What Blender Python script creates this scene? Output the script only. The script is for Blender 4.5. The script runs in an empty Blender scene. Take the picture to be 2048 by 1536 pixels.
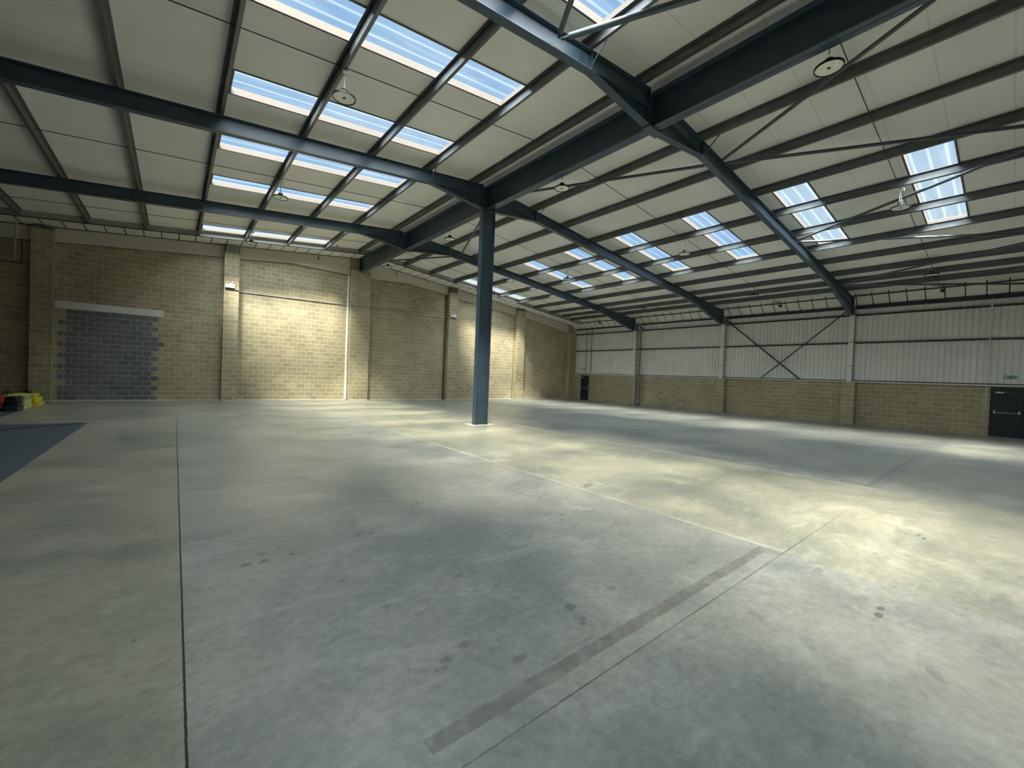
import bpy, math, random
from mathutils import Vector, Matrix
random.seed(7)
S = bpy.context.scene
COL = S.collection

# ---------------------------------------------------------------- camera
EYE = 1.75
cam_d = bpy.data.cameras.new('camera')
cam_d.sensor_fit = 'HORIZONTAL'; cam_d.sensor_width = 36.0
cam_d.lens = 826.6 * 36.0 / 2048.0
cam_d.clip_start = 0.05; cam_d.clip_end = 500
cam = bpy.data.objects.new('camera', cam_d); COL.objects.link(cam)
right = Vector((0.77395, -0.63203, 0.03928)); down = Vector((0.01916, -0.03864, -0.99907)); fwd = Vector((0.63296, 0.77398, -0.0178))
M = Matrix((right, -down, -fwd)).transposed().to_4x4()
M.translation = Vector((0, 0, EYE))
cam.matrix_world = M
S.camera = cam

# ---------------------------------------------------------------- sky, sun, exposure
W = bpy.data.worlds.new('sky'); S.world = W; W.use_nodes = True
nt = W.node_tree; nt.nodes.clear()
wo = nt.nodes.new('ShaderNodeOutputWorld'); bg = nt.nodes.new('ShaderNodeBackground')
tc = nt.nodes.new('ShaderNodeTexCoord'); ns = nt.nodes.new('ShaderNodeTexNoise'); cr = nt.nodes.new('ShaderNodeValToRGB')
ns.inputs['Scale'].default_value = 2.2; ns.inputs['Detail'].default_value = 5
cr.color_ramp.elements[0].position = 0.42; cr.color_ramp.elements[0].color = (0.36, 0.62, 0.94, 1)
cr.color_ramp.elements[1].position = 0.68; cr.color_ramp.elements[1].color = (0.66, 0.84, 1.0, 1)
nt.links.new(tc.outputs['Generated'], ns.inputs['Vector']); nt.links.new(ns.outputs['Fac'], cr.inputs['Fac'])
nt.links.new(cr.outputs['Color'], bg.inputs['Color']); bg.inputs['Strength'].default_value = 0.35
nt.links.new(bg.outputs['Background'], wo.inputs['Surface'])

def sun(name, d, strength, angle, color):
    l = bpy.data.lights.new(name, 'SUN'); l.energy = strength; l.angle = math.radians(angle); l.color = color
    o = bpy.data.objects.new(name, l); COL.objects.link(o)
    o.rotation_euler = Vector(d).to_track_quat('-Z', 'Y').to_euler(); o.location = (8, 8, 30)
    return o
sun('sun', (0.42, 0.50, -1.0), 13.0, 22, (1.0, 0.94, 0.77))          # the hazy disc
sun('sun_fill', (0.20, 0.25, -1.0), 10.2, 120, (0.92, 0.99, 1.0))      # added wide fill light, lifts the ambient through the rooflights
S.view_settings.view_transform = 'Standard'; S.view_settings.look = 'None'
S.view_settings.gamma = 1.0; S.view_settings.use_curve_mapping = False
S.view_settings.exposure = 1.2
S.cycles.max_bounces = 14; S.cycles.diffuse_bounces = 8; S.cycles.transparent_max_bounces = 16
S.cycles.use_denoising = True; S.cycles.sample_clamp_indirect = 6

# ---------------------------------------------------------------- dimensions (metres)
XR = 8.45            # ridge line
D = 25.1             # far block wall
WR = 27.4            # right-hand wall
XL = -10.7           # left-hand wall
YB = -8.0            # wall behind the camera
FR = [18.6, 12.08, 5.57, -0.95]     # portal frames, far to near
def zr(x, off=0.0):  # level of the rafter tops / purlin undersides
    return 8.40 - 0.105 * abs(x - XR) + off
LIN = 0.22           # ceiling lining above that level

# ---------------------------------------------------------------- node helpers
class N:
    def __init__(s, mat):
        s.nt = mat.node_tree
    def new(s, t, **kw):
        n = s.nt.nodes.new(t)
        for k, v in kw.items(): setattr(n, k, v)
        return n
    def set(s, sock, v):
        if hasattr(v, 'is_linked') or isinstance(v, bpy.types.NodeSocket): s.nt.links.new(v, sock)
        elif v is not None: sock.default_value = v
    def m(s, op, a, b=None, c=None):
        n = s.new('ShaderNodeMath', operation=op)
        s.set(n.inputs[0], a)
        if b is not None: s.set(n.inputs[1], b)
        if c is not None: s.set(n.inputs[2], c)
        return n.outputs[0]
    def mix(s, f, a, b):
        n = s.new('ShaderNodeMix', data_type='RGBA')
        s.set(n.inputs[0], f); s.set(n.inputs[6], a); s.set(n.inputs[7], b)
        return n.outputs[2]
    def mul(s, f, a, b):
        n = s.new('ShaderNodeMix', data_type='RGBA', blend_type='MULTIPLY')
        s.set(n.inputs[0], f); s.set(n.inputs[6], a); s.set(n.inputs[7], b)
        return n.outputs[2]
    def noise(s, vec, scale, detail=3.0, rough=0.5, dist=0.0):
        n = s.new('ShaderNodeTexNoise'); s.set(n.inputs['Vector'], vec)
        n.inputs['Scale'].default_value = scale; n.inputs['Detail'].default_value = detail
        n.inputs['Roughness'].default_value = rough; n.inputs['Distortion'].default_value = dist
        return n.outputs['Fac']
    def ramp(s, f, p0, p1, v0=0.0, v1=1.0):
        n = s.new('ShaderNodeMapRange', interpolation_type='SMOOTHSTEP'); s.set(n.inputs[0], f)
        n.inputs[1].default_value = p0; n.inputs[2].default_value = p1; n.inputs[3].default_value = v0; n.inputs[4].default_value = v1
        return n.outputs[0]
    def pos(s):
        g = s.new('ShaderNodeNewGeometry'); x = s.new('ShaderNodeSeparateXYZ')
        s.nt.links.new(g.outputs['Position'], x.inputs[0])
        return g, x.outputs[0], x.outputs[1], x.outputs[2]
    def comb(s, x, y, z):
        n = s.new('ShaderNodeCombineXYZ'); s.set(n.inputs[0], x); s.set(n.inputs[1], y); s.set(n.inputs[2], z); return n.outputs[0]
    def bump(s, h, strength, dist):
        n = s.new('ShaderNodeBump'); s.set(n.inputs['Height'], h)
        n.inputs['Strength'].default_value = strength; n.inputs['Distance'].default_value = dist
        return n.outputs[0]

def rgba(c): return (c[0], c[1], c[2], 1.0)
def pbr(name, col, rough=0.6, metal=0.0, spec=0.5, vary=0.08, scale=3.0, bump=0.0):
    m = bpy.data.materials.new(name); m.use_nodes = True
    n = N(m); b = m.node_tree.nodes['Principled BSDF']
    g, x, y, z = n.pos()
    f = n.noise(g.outputs['Position'], scale, 4)
    lo = tuple(c * (1 - vary) for c in col); hi = tuple(min(1, c * (1 + vary)) for c in col)
    n.set(b.inputs['Base Color'], n.mix(n.ramp(f, .3, .7), rgba(lo), rgba(hi)))
    b.inputs['Metallic'].default_value = metal; b.inputs['Specular IOR Level'].default_value = spec
    n.set(b.inputs['Roughness'], n.ramp(f, .2, .8, rough * 0.9, min(1, rough * 1.1)))
    if bump: n.set(b.inputs['Normal'], n.bump(n.noise(g.outputs['Position'], 60, 3), bump, 0.01))
    return m

def block_mat(name, c1, c2, mortar, dark=(0.10, 0.085, 0.05)):
    m = bpy.data.materials.new(name); m.use_nodes = True
    n = N(m); b = m.node_tree.nodes['Principled BSDF']
    g, x, y, z = n.pos()
    sp = n.new('ShaderNodeSeparateXYZ'); m.node_tree.links.new(g.outputs['True Normal'], sp.inputs[0])
    side = n.m('GREATER_THAN', n.m('ABSOLUTE', sp.outputs[0]), 0.5)
    u = n.m('ADD', n.m('MULTIPLY', side, y), n.m('MULTIPLY', n.m('SUBTRACT', 1.0, side), x))
    vec = n.comb(n.m('ADD', u, 20.0), z, 0.0)
    br = n.new('ShaderNodeTexBrick'); n.set(br.inputs['Vector'], vec)
    br.offset = 0.5; br.inputs['Scale'].default_value = 1.0
    br.inputs['Brick Width'].default_value = 0.45; br.inputs['Row Height'].default_value = 0.225
    br.inputs['Mortar Size'].default_value = 0.013; br.inputs['Mortar Smooth'].default_value = 0.25; br.inputs['Bias'].default_value = -0.1
    br.inputs['Color1'].default_value = rgba(c1); br.inputs['Color2'].default_value = rgba(c2); br.inputs['Mortar'].default_value = rgba(mortar)
    P = g.outputs['Position']
    big = n.ramp(n.noise(P, 0.55, 4, .6), .35, .7, .90, 1.10)
    fine = n.ramp(n.noise(P, 38, 4, .7), .25, .75, .78, 1.18)
    col = n.mul(1.0, br.outputs['Color'], n.comb(n.m('MULTIPLY', big, fine), n.m('MULTIPLY', big, fine), n.m('MULTIPLY', big, fine)))
    red = n.ramp(n.noise(P, 1.3, 3), .55, .75, 0, .35)
    col = n.mul(red, col, rgba((1.08, .93, .88)))
    n.set(b.inputs['Base Color'], col); b.inputs['Roughness'].default_value = 0.93; b.inputs['Specular IOR Level'].default_value = 0.2
    h = n.m('ADD', n.m('MULTIPLY', n.m('SUBTRACT', 1.0, br.outputs['Fac']), 0.6), n.m('MULTIPLY', n.noise(P, 55, 4), .4))
    n.set(b.inputs['Normal'], n.bump(h, 0.6, 0.012))
    return m

M_BLOCK = block_mat('tan_blockwork', (.425, .370, .240), (.335, .292, .188), (.60, .55, .41))
M_GREYB = block_mat('grey_blockwork', (.190, .195, .200), (.140, .146, .156), (.40, .40, .38))
M_STEEL = pbr('painted_steel', (.046, .073, .102), .36, 0.0, .55, .12, 5)
M_STEELD = pbr('painted_steel_dark', (.030, .040, .048), .5, 0, .4, .1, 5)
M_GALV = pbr('purlin_steel', (.135, .145, .150), .40, .45, .5, .10, 4)
M_TUBE = pbr('brace_tube_steel', (.060, .080, .092), .35, .1, .6, .10, 5)
M_BAND = pbr('beige_board', (.60, .55, .45), .8, 0, .3, .04, .8)
M_WHITE = pbr('white_paint', (.72, .72, .69), .45, 0, .4, .03, 4)
M_OFFW = pbr('casing_white', (.74, .74, .69), .6, 0, .4, .03, 3)
M_GREYP = pbr('grey_plastic', (.22, .23, .24), .4, 0, .5, .06, 4)
M_GALC = pbr('galvanised_conduit', (.42, .44, .44), .38, .5, .5, .06, 6)
M_CHAN = pbr('light_grey_channel', (.33, .32, .29), .5, .2, .4, .06, 2)
M_BLACK = pbr('black_plastic', (.012, .014, .016), .45, 0, .4, .1, 10)
M_DOOR = pbr('dark_door_paint', (.008, .018, .022), .4, 0, .5, .1, 4)
M_CHROME = pbr('brushed_steel', (.62, .63, .62), .28, .8, .5, .05, 20)
M_RED = pbr('red_plastic', (.42, .03, .03), .45, 0, .5, .05, 10)
M_YEL = pbr('yellow_plastic', (.66, .60, .04), .5, 0, .4, .12, 8)
M_YELL = pbr('pale_yellow_wrap', (.62, .60, .22), .6, 0, .4, .2, 14)
M_GREEN = pbr('sign_green', (.01, .22, .10), .5, 0, .4, .02, 10)
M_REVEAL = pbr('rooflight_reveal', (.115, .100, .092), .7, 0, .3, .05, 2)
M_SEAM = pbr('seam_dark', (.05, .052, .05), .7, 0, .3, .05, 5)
M_CARPET = pbr('slate_carpet', (.085, .10, .118), .98, 0, .1, .12, 9, bump=.4)
M_LENS = pbr('lamp_lens', (.84, .84, .74), .5, 0, .4, .08, 20)
M_SEAL = pbr('sealant', (.45, .40, .28), .8, 0, .3, .1, 5)
M_JOINTM = pbr('movement_joint_brown', (.17, .135, .06), .9, 0, .2, .3, 8)
M_WOOD = pbr('skirting_white', (.62, .60, .52), .7, 0, .3, .08, 3)

def liner_mat():
    m = bpy.data.materials.new('roof_liner'); m.use_nodes = True
    n = N(m); b = m.node_tree.nodes['Principled BSDF']
    g, x, y, z = n.pos(); P = g.outputs['Position']
    f = n.noise(P, .7, 3)
    col = n.mix(n.ramp(f, .3, .7), rgba((.73, .73, .68)), rgba((.78, .78, .73)))
    t = n.m('FRACT', n.m('ADD', y, 50.23))
    seam = n.m('LESS_THAN', n.m('ABSOLUTE', n.m('SUBTRACT', t, .5)), .006)
    col = n.mix(n.m('MULTIPLY', seam, .45), col, rgba((.25, .24, .2)))
    n.set(b.inputs['Base Color'], col); b.inputs['Roughness'].default_value = .55; b.inputs['Specular IOR Level'].default_value = .35
    h = n.m('SINE', n.m('MULTIPLY', y, 2 * math.pi / 0.05))
    h = n.ramp(h, -.2, .9)
    n.set(b.inputs['Normal'], n.bump(h, .35, .004))
    return m
M_LINER = liner_mat()

def board_mat(name, axis, period, phase, col, w=.022):
    m = bpy.data.materials.new(name); m.use_nodes = True
    n = N(m); b = m.node_tree.nodes['Principled BSDF']
    g, x, y, z = n.pos()
    a = x if axis == 'x' else y
    t = n.m('FRACT', n.m('DIVIDE', n.m('ADD', a, 100 * period - phase), period))
    seam = n.m('GREATER_THAN', n.m('ABSOLUTE', n.m('SUBTRACT', t, .5)), .5 - w / period)
    c = n.mix(n.ramp(n.noise(g.outputs['Position'], 1.2, 2), .3, .7), rgba(tuple(k * .95 for k in col)), rgba(col))
    n.set(b.inputs['Base Color'], n.mix(seam, c, rgba((.05, .05, .045)))); b.inputs['Roughness'].default_value = .7
    return m
M_BOARDX = board_mat('soffit_board_far', 'x', .60, -4.15, (.74, .73, .66))
M_BOARDY = board_mat('soffit_board_eaves', 'y', .63, 4.79, (.74, .73, .66))

def clad_mat():
    m = bpy.data.materials.new('cladding_liner'); m.use_nodes = True
    n = N(m); b = m.node_tree.nodes['Principled BSDF']
    g, x, y, z = n.pos()
    c = n.mix(n.ramp(n.noise(g.outputs['Position'], 1.0, 3), .3, .7), rgba((.72, .725, .70)), rgba((.78, .785, .76)))
    n.set(b.inputs['Base Color'], c); b.inputs['Roughness'].default_value = .42; b.inputs['Specular IOR Level'].default_value = .4
    return m
M_CLAD = clad_mat()

def pane_mat():
    m = bpy.data.materials.new('rooflight_sheet'); m.use_nodes = True
    n = N(m); nt = m.node_tree; nt.nodes.remove(nt.nodes['Principled BSDF'])
    out = nt.nodes['Material Output']
    tr = n.new('ShaderNodeBsdfTransparent'); tr.inputs[0].default_value = (.93, .97, 1, 1)
    tl = n.new('ShaderNodeBsdfTranslucent'); tl.inputs[0].default_value = (.9, .93, .95, 1)
    g, x, y, z = n.pos()
    t = n.m('FRACT', n.m('MULTIPLY', n.m('ADD', y, 100.27), 3.0))
    rib = n.ramp(n.m('ABSOLUTE', n.m('SUBTRACT', t, .5)), .34, .5, 0, .025)
    dirt = n.ramp(n.noise(n.comb(n.m('MULTIPLY', x, .5), n.m('MULTIPLY', y, 3), 0), 1.5, 4), .4, .75, .001, .010)
    f = n.m('ADD', rib, dirt)
    mx = n.new('ShaderNodeMixShader'); n.set(mx.inputs[0], f)
    nt.links.new(tr.outputs[0], mx.inputs[1]); nt.links.new(tl.outputs[0], mx.inputs[2])
    nt.links.new(mx.outputs[0], out.inputs['Surface'])
    return m
M_PANE = pane_mat()

def floor_mat():
    m = bpy.data.materials.new('power_floated_concrete'); m.use_nodes = True
    n = N(m); b = m.node_tree.nodes['Principled BSDF']
    g, x, y, z = n.pos(); P = g.outputs['Position']
    wav = n.m('MULTIPLY', n.m('SUBTRACT', n.noise(P, 4.0, 4, .6), .5), .02)
    wob = n.m('MULTIPLY', n.m('SUBTRACT', n.noise(P, 30.0, 3, .7), .5), .012)
    # cloudy trowelled tone
    big = n.noise(P, .45, 5, .62, .4); mid = n.noise(P, 1.7, 6, .68, .6); fine = n.noise(P, 14, 6, .72)
    col = n.mix(n.ramp(big, .36, .64), rgba((.205, .218, .205)), rgba((.335, .330, .287)))
    col = n.mix(n.ramp(mid, .48, .82, 0, .62), col, rgba((.45, .45, .41)))
    col = n.mix(n.ramp(mid, .22, .48, .55, 0), col, rgba((.175, .185, .175)))
    fv = n.m('MULTIPLY', n.ramp(fine, .25, .75, .80, 1.18), n.ramp(n.noise(P, 90, 3, .7), .3, .7, .93, 1.07))
    col = n.mul(1.0, col, n.comb(fv, fv, fv))
    # scuffs drawn out across the bay
    st = n.noise(n.comb(n.m('MULTIPLY', x, 1.0), n.m('MULTIPLY', y, 7.0), 0), 1.3, 5, .7, .5)
    col = n.mix(n.ramp(st, .60, .80, 0, .30), col, rgba((.52, .52, .48)))
    # small dark splotches and pale scrapes
    sp1 = n.ramp(n.noise(n.comb(x, n.m('MULTIPLY', y, 1.6), 0), 3.4, 3, .55, .3), .63, .72, 0, .42)
    col = n.mix(sp1, col, rgba((.13, .138, .135)))
    sc1 = n.ramp(n.noise(n.comb(n.m('ADD', n.m('MULTIPLY', x, 1.3), 9.0), n.m('MULTIPLY', n.m('ADD', y, n.m('MULTIPLY', x, .35)), 9.0), 0), 1.1, 4, .6, .8), .60, .90, 0, .40)
    col = n.mix(sc1, col, rgba((.60, .61, .58)))
    sc2 = n.ramp(n.noise(n.comb(n.m('ADD', x, 3.0), n.m('MULTIPLY', y, 2.0), 0), .9, 6, .70, 1.2), .50, .72, 0, .36)
    col = n.mix(sc2, col, rgba((.50, .51, .47)))
    # warm tint on the middle slab, darker bluish tint on the floor beyond it
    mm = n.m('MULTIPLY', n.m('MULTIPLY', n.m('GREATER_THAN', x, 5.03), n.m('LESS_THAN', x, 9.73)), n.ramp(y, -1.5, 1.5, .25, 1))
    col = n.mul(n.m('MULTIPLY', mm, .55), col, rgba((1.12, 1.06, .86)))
    ml = n.m('LESS_THAN', x, .075)
    col = n.mul(n.m('MULTIPLY', ml, .8), col, rgba((.96, .92, .82)))
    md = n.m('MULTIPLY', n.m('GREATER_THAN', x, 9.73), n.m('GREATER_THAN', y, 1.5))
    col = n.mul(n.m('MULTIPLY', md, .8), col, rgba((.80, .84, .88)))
    # spots and ring marks: (x, y, rx, ry, strength, ring)
    spots = [(1.95,3.02,.035,.03,.6,0),(2.11,2.68,.03,.03,.6,0),(1.26,2.92,.03,.03,.5,0),(2.39,2.11,.055,.045,.7,0),(1.50,2.21,.05,.03,.6,0),
             (1.32,2.15,.04,.025,.5,0),(1.70,1.90,.06,.03,.55,0),(2.35,1.95,.03,.03,.55,0),(2.30,1.91,.03,.025,.55,0),(2.90,2.11,.05,.03,.5,0),
             (2.12,3.86,.05,.03,.5,0),(2.50,2.87,.03,.03,.5,0),(1.93,2.73,.03,.03,.4,0),(1.63,9.73,.10,.05,.5,0),(1.61,7.18,.10,.06,.5,0),
             (5.16,6.93,.12,.06,.5,0),(5.37,4.47,.10,.05,.6,0),(5.25,4.40,.08,.05,.5,0),(4.44,.63,.045,.025,.9,0),(4.30,.62,.05,.028,.9,0),(7.01,.64,.05,.02,.9,0),(7.10,.70,.05,.02,.8,0),(0.30,1.9,.10,.03,.4,0),(-1.0,3.0,.12,.05,.35,0),
             (.61,4.44,.045,.045,.45,1),(.51,4.39,.045,.045,.4,1),(.52,4.24,.045,.045,.7,0),(.66,4.23,.045,.045,.7,0),(.67,4.40,.045,.045,.6,0),(.59,4.59,.045,.045,.35,1),
             (1.58,4.40,.04,.04,.7,0),(1.53,4.37,.04,.04,.6,0),(1.68,4.37,.04,.04,.6,0),(1.53,4.21,.045,.045,.7,1),(1.68,4.21,.04,.04,.5,1)]
    tot = None
    for (sx, sy, rx, ry, k, ring) in spots:
        dx = n.m('DIVIDE', n.m('SUBTRACT', x, sx), rx); dy = n.m('DIVIDE', n.m('SUBTRACT', y, sy), ry)
        d = n.m('SQRT', n.m('ADD', n.m('MULTIPLY', dx, dx), n.m('MULTIPLY', dy, dy)))
        d = n.m('ADD', d, n.m('MULTIPLY', n.m('SUBTRACT', n.noise(P, 22.0, 4, .7), .5), 1.5 if not ring else .35))
        if ring: v = n.ramp(n.m('ABSOLUTE', n.m('SUBTRACT', d, .92)), .04, .2, k, 0)
        else: v = n.ramp(d, .8, 1.15, k, 0)
        tot = v if tot is None else n.m('MAXIMUM', tot, v)
    col = n.mix(tot, col, rgba((.115, .12, .118)))
    # dark tape residue band beside the cross joint and a second one nearer the wall
    bandw = n.m('ABSOLUTE', n.m('SUBTRACT', n.m('ADD', y, wav), 1.68))
    b1 = n.m('MULTIPLY', n.ramp(bandw, .045, .055, 1, 0), n.m('MULTIPLY', n.m('GREATER_THAN', x, .95), n.m('LESS_THAN', x, 5.0)))
    b2 = n.m('MULTIPLY', n.ramp(bandw, .045, .06, .6, 0), n.m('MULTIPLY', n.m('GREATER_THAN', x, 9.8), n.m('LESS_THAN', x, 15.2)))
    b3w = n.m('ABSOLUTE', n.m('SUBTRACT', n.m('ADD', y, wav), .85))
    b3 = n.m('MULTIPLY', n.ramp(b3w, .05, .09, .5, 0), n.m('MULTIPLY', n.m('GREATER_THAN', x, 5.5), n.m('LESS_THAN', x, 8.2)))
    b3 = n.m('MULTIPLY', b3, n.ramp(n.noise(P, 2.5, 3), .38, .62))
    bb = n.m('MULTIPLY', n.m('MAXIMUM', n.m('MAXIMUM', b1, b2), b3), n.ramp(n.noise(P, 6, 6, .75), .3, .62, .30, 1.0))
    col = n.mix(n.m('MULTIPLY', bb, .66), col, rgba((.105, .098, .085)))
    # joints between slabs
    def line(coord, c, w, amt=1.0):
        return n.ramp(n.m('ABSOLUTE', n.m('SUBTRACT', n.m('ADD', coord, wob), c)), w, w + .0045, amt, 0)
    jd = n.m('MULTIPLY', line(x, .075, .0035), n.m('LESS_THAN', y, 16.9))
    jx = n.m('MULTIPLY', n.m('MULTIPLY', line(y, 1.5, .0015, .8), n.m('MULTIPLY', n.ramp(x, 5, 9, 1, .35), n.ramp(n.noise(P, 2.0, 3), .3, .6, .5, 1))), n.m('GREATER_THAN', x, .075))
    ja = n.m('MULTIPLY', line(x, 5.03, .001, .35), 1.0)
    dk = n.m('MAXIMUM', jd, n.m('MAXIMUM', jx, ja))
    def lline(coord, c, w, amt):
        return n.ramp(n.m('ABSOLUTE', n.m('SUBTRACT', n.m('ADD', coord, wav), c)), w, w + .05, amt, 0)
    lt = n.m('MULTIPLY', n.m('MAXIMUM', n.m('MULTIPLY', lline(x, 5.07, .006, .55), n.ramp(n.noise(P, 1.2, 4), .35, .65, .25, 1)), n.m('MAXIMUM', lline(x, 9.73, .004, .65), n.m('MAXIMUM', lline(x, 14.6, .004, .25), lline(x, 19.7, .02, .35)))), n.m('GREATER_THAN', y, 1.5))
    l2 = n.m('MULTIPLY', lline(y, 16.8, .03, .7), n.m('MULTIPLY', n.m('GREATER_THAN', x, -3.0), n.m('LESS_THAN', x, .08)))
    col = n.mix(n.m('MAXIMUM', lt, l2), col, rgba((.62, .61, .54)))
    col = n.mix(dk, col, rgba((.018, .018, .016)))
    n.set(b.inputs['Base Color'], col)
    r = n.ramp(n.m('ADD', n.m('MULTIPLY', mid, .6), n.m('MULTIPLY', fine, .4)), .15, .85, .24, .40)
    n.set(b.inputs['Roughness'], n.m('ADD', r, n.m('MULTIPLY', bb, .12)))
    b.inputs['Specular IOR Level'].default_value = .55
    h = n.m('SUBTRACT', n.m('MULTIPLY', n.noise(P, 7, 5, .7), .35), n.m('MULTIPLY', dk, 1.0))
    n.set(b.inputs['Normal'], n.bump(h, .22, .012))
    return m
M_FLOOR = floor_mat()

# ---------------------------------------------------------------- mesh helpers
class MB:
    def __init__(s): s.v = []; s.f = []
    def quad(s, a, b, c, d):
        i = len(s.v); s.v += [a, b, c, d]; s.f.append((i, i+1, i+2, i+3)); return s
    def box(s, x0, x1, y0, y1, z0, z1):
        i = len(s.v)
        s.v += [(x0,y0,z0),(x1,y0,z0),(x1,y1,z0),(x0,y1,z0),(x0,y0,z1),(x1,y0,z1),(x1,y1,z1),(x0,y1,z1)]
        s.f += [(i,i+3,i+2,i+1),(i+4,i+5,i+6,i+7),(i,i+1,i+5,i+4),(i+1,i+2,i+6,i+5),(i+2,i+3,i+7,i+6),(i+3,i,i+4,i+7)]
        return s
    def prism(s, poly, axis, a0, a1):
        """poly: list of 2-D points; axis 'y': (x,z) swept in y; 'x': (y,z) swept in x; 'z': (x,y)"""
        i = len(s.v); k = len(poly)
        def P(p, a): return (p[0], a, p[1]) if axis == 'y' else ((a, p[0], p[1]) if axis == 'x' else (p[0], p[1], a))
        s.v += [P(p, a0) for p in poly] + [P(p, a1) for p in poly]
        s.f.append(tuple(range(i, i+k))); s.f.append(tuple(range(i+2*k-1, i+k-1, -1)))
        for j in range(k):
            j2 = (j+1) % k; s.f.append((i+j, i+k+j, i+k+j2, i+j2))
        return s
    def strip(s, pts, axis, a0, a1, t):
        """thick strip following a polyline; thickness t upward (second coord)"""
        for p, q in zip(pts[:-1], pts[1:]):
            s.prism([p, q, (q[0], q[1]+t), (p[0], p[1]+t)], axis, a0, a1)
        return s
    def tube(s, p, q, r, n=12, caps=True):
        p = Vector(p); q = Vector(q); d = (q-p).normalized()
        u = d.orthogonal().normalized(); w = d.cross(u)
        i = len(s.v)
        for c in (p, q):
            for k in range(n):
                a = 2*math.pi*k/n; s.v.append(tuple(c + r*(math.cos(a)*u + math.sin(a)*w)))
        for k in range(n):
            k2 = (k+1) % n; s.f.append((i+k, i+k2, i+n+k2, i+n+k))
        if caps: s.f.append(tuple(i+k for k in range(n-1, -1, -1))); s.f.append(tuple(i+n+k for k in range(n)))
        return s
    def path(s, pts, r, n=10):
        for p, q in zip(pts[:-1], pts[1:]): s.tube(p, q, r, n)
        return s
    def lathe(s, prof, c=(0,0,0), n=32):
        i = len(s.v)
        for (r, z) in prof:
            for k in range(n):
                a = 2*math.pi*k/n; s.v.append((c[0]+r*math.cos(a), c[1]+r*math.sin(a), c[2]+z))
        for j in range(len(prof)-1):
            for k in range(n):
                k2 = (k+1) % n; s.f.append((i+j*n+k, i+j*n+k2, i+(j+1)*n+k2, i+(j+1)*n+k))
        return s
    def build(s, name, mat, parent=None, bevel=0.0, smooth=False, loc=None):
        me = bpy.data.meshes.new(name)
        v = s.v
        if loc is not None: v = [(a-loc[0], b-loc[1], c-loc[2]) for a, b, c in v]
        me.from_pydata(v, [], s.f); me.validate(); me.update()
        import bmesh
        bm = bmesh.new(); bm.from_mesh(me); bmesh.ops.recalc_face_normals(bm, faces=bm.faces); bm.to_mesh(me); bm.free()
        if smooth:
            for p in me.polygons: p.use_smooth = True
        me.materials.append(mat)
        o = bpy.data.objects.new(name, me); COL.objects.link(o)
        if loc is not None: o.location = loc
        if parent: o.parent = parent
        if bevel:
            b = o.modifiers.new('bevel', 'BEVEL'); b.width = bevel; b.segments = 2; b.limit_method = 'ANGLE'
        return o

def empty(name, loc=(0,0,0)):
    o = bpy.data.objects.new(name, None); COL.objects.link(o); o.location = loc; o.empty_display_size = .2
    return o
def tag(o, label=None, cat=None, group=None, kind=None):
    if label: o['label'] = label
    if cat: o['category'] = cat
    if group: o['group'] = group
    if kind: o['kind'] = kind
    return o
def struct(o, label, cat): return tag(o, label, cat, kind='structure')
def copy_tree(o, parent=None):
    c = o.copy(); COL.objects.link(c)
    if parent: c.parent = parent
    for ch in list(o.children): copy_tree(ch, c)
    return c
ORD = ['first', 'second', 'third', 'fourth', 'fifth', 'sixth', 'seventh', 'eighth', 'ninth', 'tenth', 'eleventh']

# ================================================================= FLOOR
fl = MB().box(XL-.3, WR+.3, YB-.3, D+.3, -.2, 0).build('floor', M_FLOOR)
struct(fl, 'polished grey concrete slab floor with saw joints and stains', 'floor')

# ================================================================= FAR WALL
def soff(x): return zr(x, -.01)
wall = MB().prism([(XL,-.05),(WR+.25,-.05),(WR+.25,6.3),(26.85,6.6),(XR,zr(XR,.2)),(XL,zr(XL,.2))], 'y', D, D+.25).build('wall_far', M_BLOCK)
struct(wall, 'tall tan blockwork party wall across the far end of the unit', 'wall')
# grey blocked-up opening
inf = MB()
for r in range(17):
    z0 = r*.225; z1 = min((r+1)*.225, 3.84)
    wide = (r % 2 == 0)
    xl = -3.74 if wide else -3.50
    xr = -.60 if wide else -.83
    if r == 1: xl = -3.74
    if r == 11: xr = -.40
    if r == 16: xl = -3.50; xr = -.60
    inf.prism([(xl, z0), (xr, z0), (xr, z1), (xl, z1)], 'y', D-.008, D+.01)
tag(inf.build('block_infill', M_GREYB, wall), 'dark grey blocks toothed into the tan wall under the white lintel')
# beige boarding above the blocks
segs = [[(XL,5.78),(-4.50,6.44)], [(-3.87,6.50),(1.82,7.09)], [(2.45,7.14),(4.87,7.40),(7.86,7.33)],
        [(9.05,7.32),(11.48,7.44),(14.50,7.18)], [(15.18,7.05),(20.75,6.50)], [(21.52,6.44),(23.95,6.16),(26.60,5.66)]]
for sgm in segs:
    top = [(x, soff(x)) for x in ([sgm[-1][0]] + ([XR] if sgm[0][0] < XR < sgm[-1][0] else []) + [sgm[0][0]])]
    if sgm[-1][0] > 26: top = [(26.60, zr(26.6, -.01))] + top[1:]
    o = MB().prism(sgm + top, 'y', D-.05, D-.001).build('wall_boarding', M_BAND, wall)
    jl = MB()
    x = math.ceil(sgm[0][0]/2.4)*2.4
    while x < sgm[-1][0]-.1:
        jl.box(x-.004, x+.004, D-.052, D-.049, 5.0, 5.0)
        x += 2.4
    # thin dark shadow bead at the lower edge of the boarding
    MB().strip(sgm, 'y', D-.055, D-.03, -.018).build('wall_bead', M_SEAM, wall)
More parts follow.
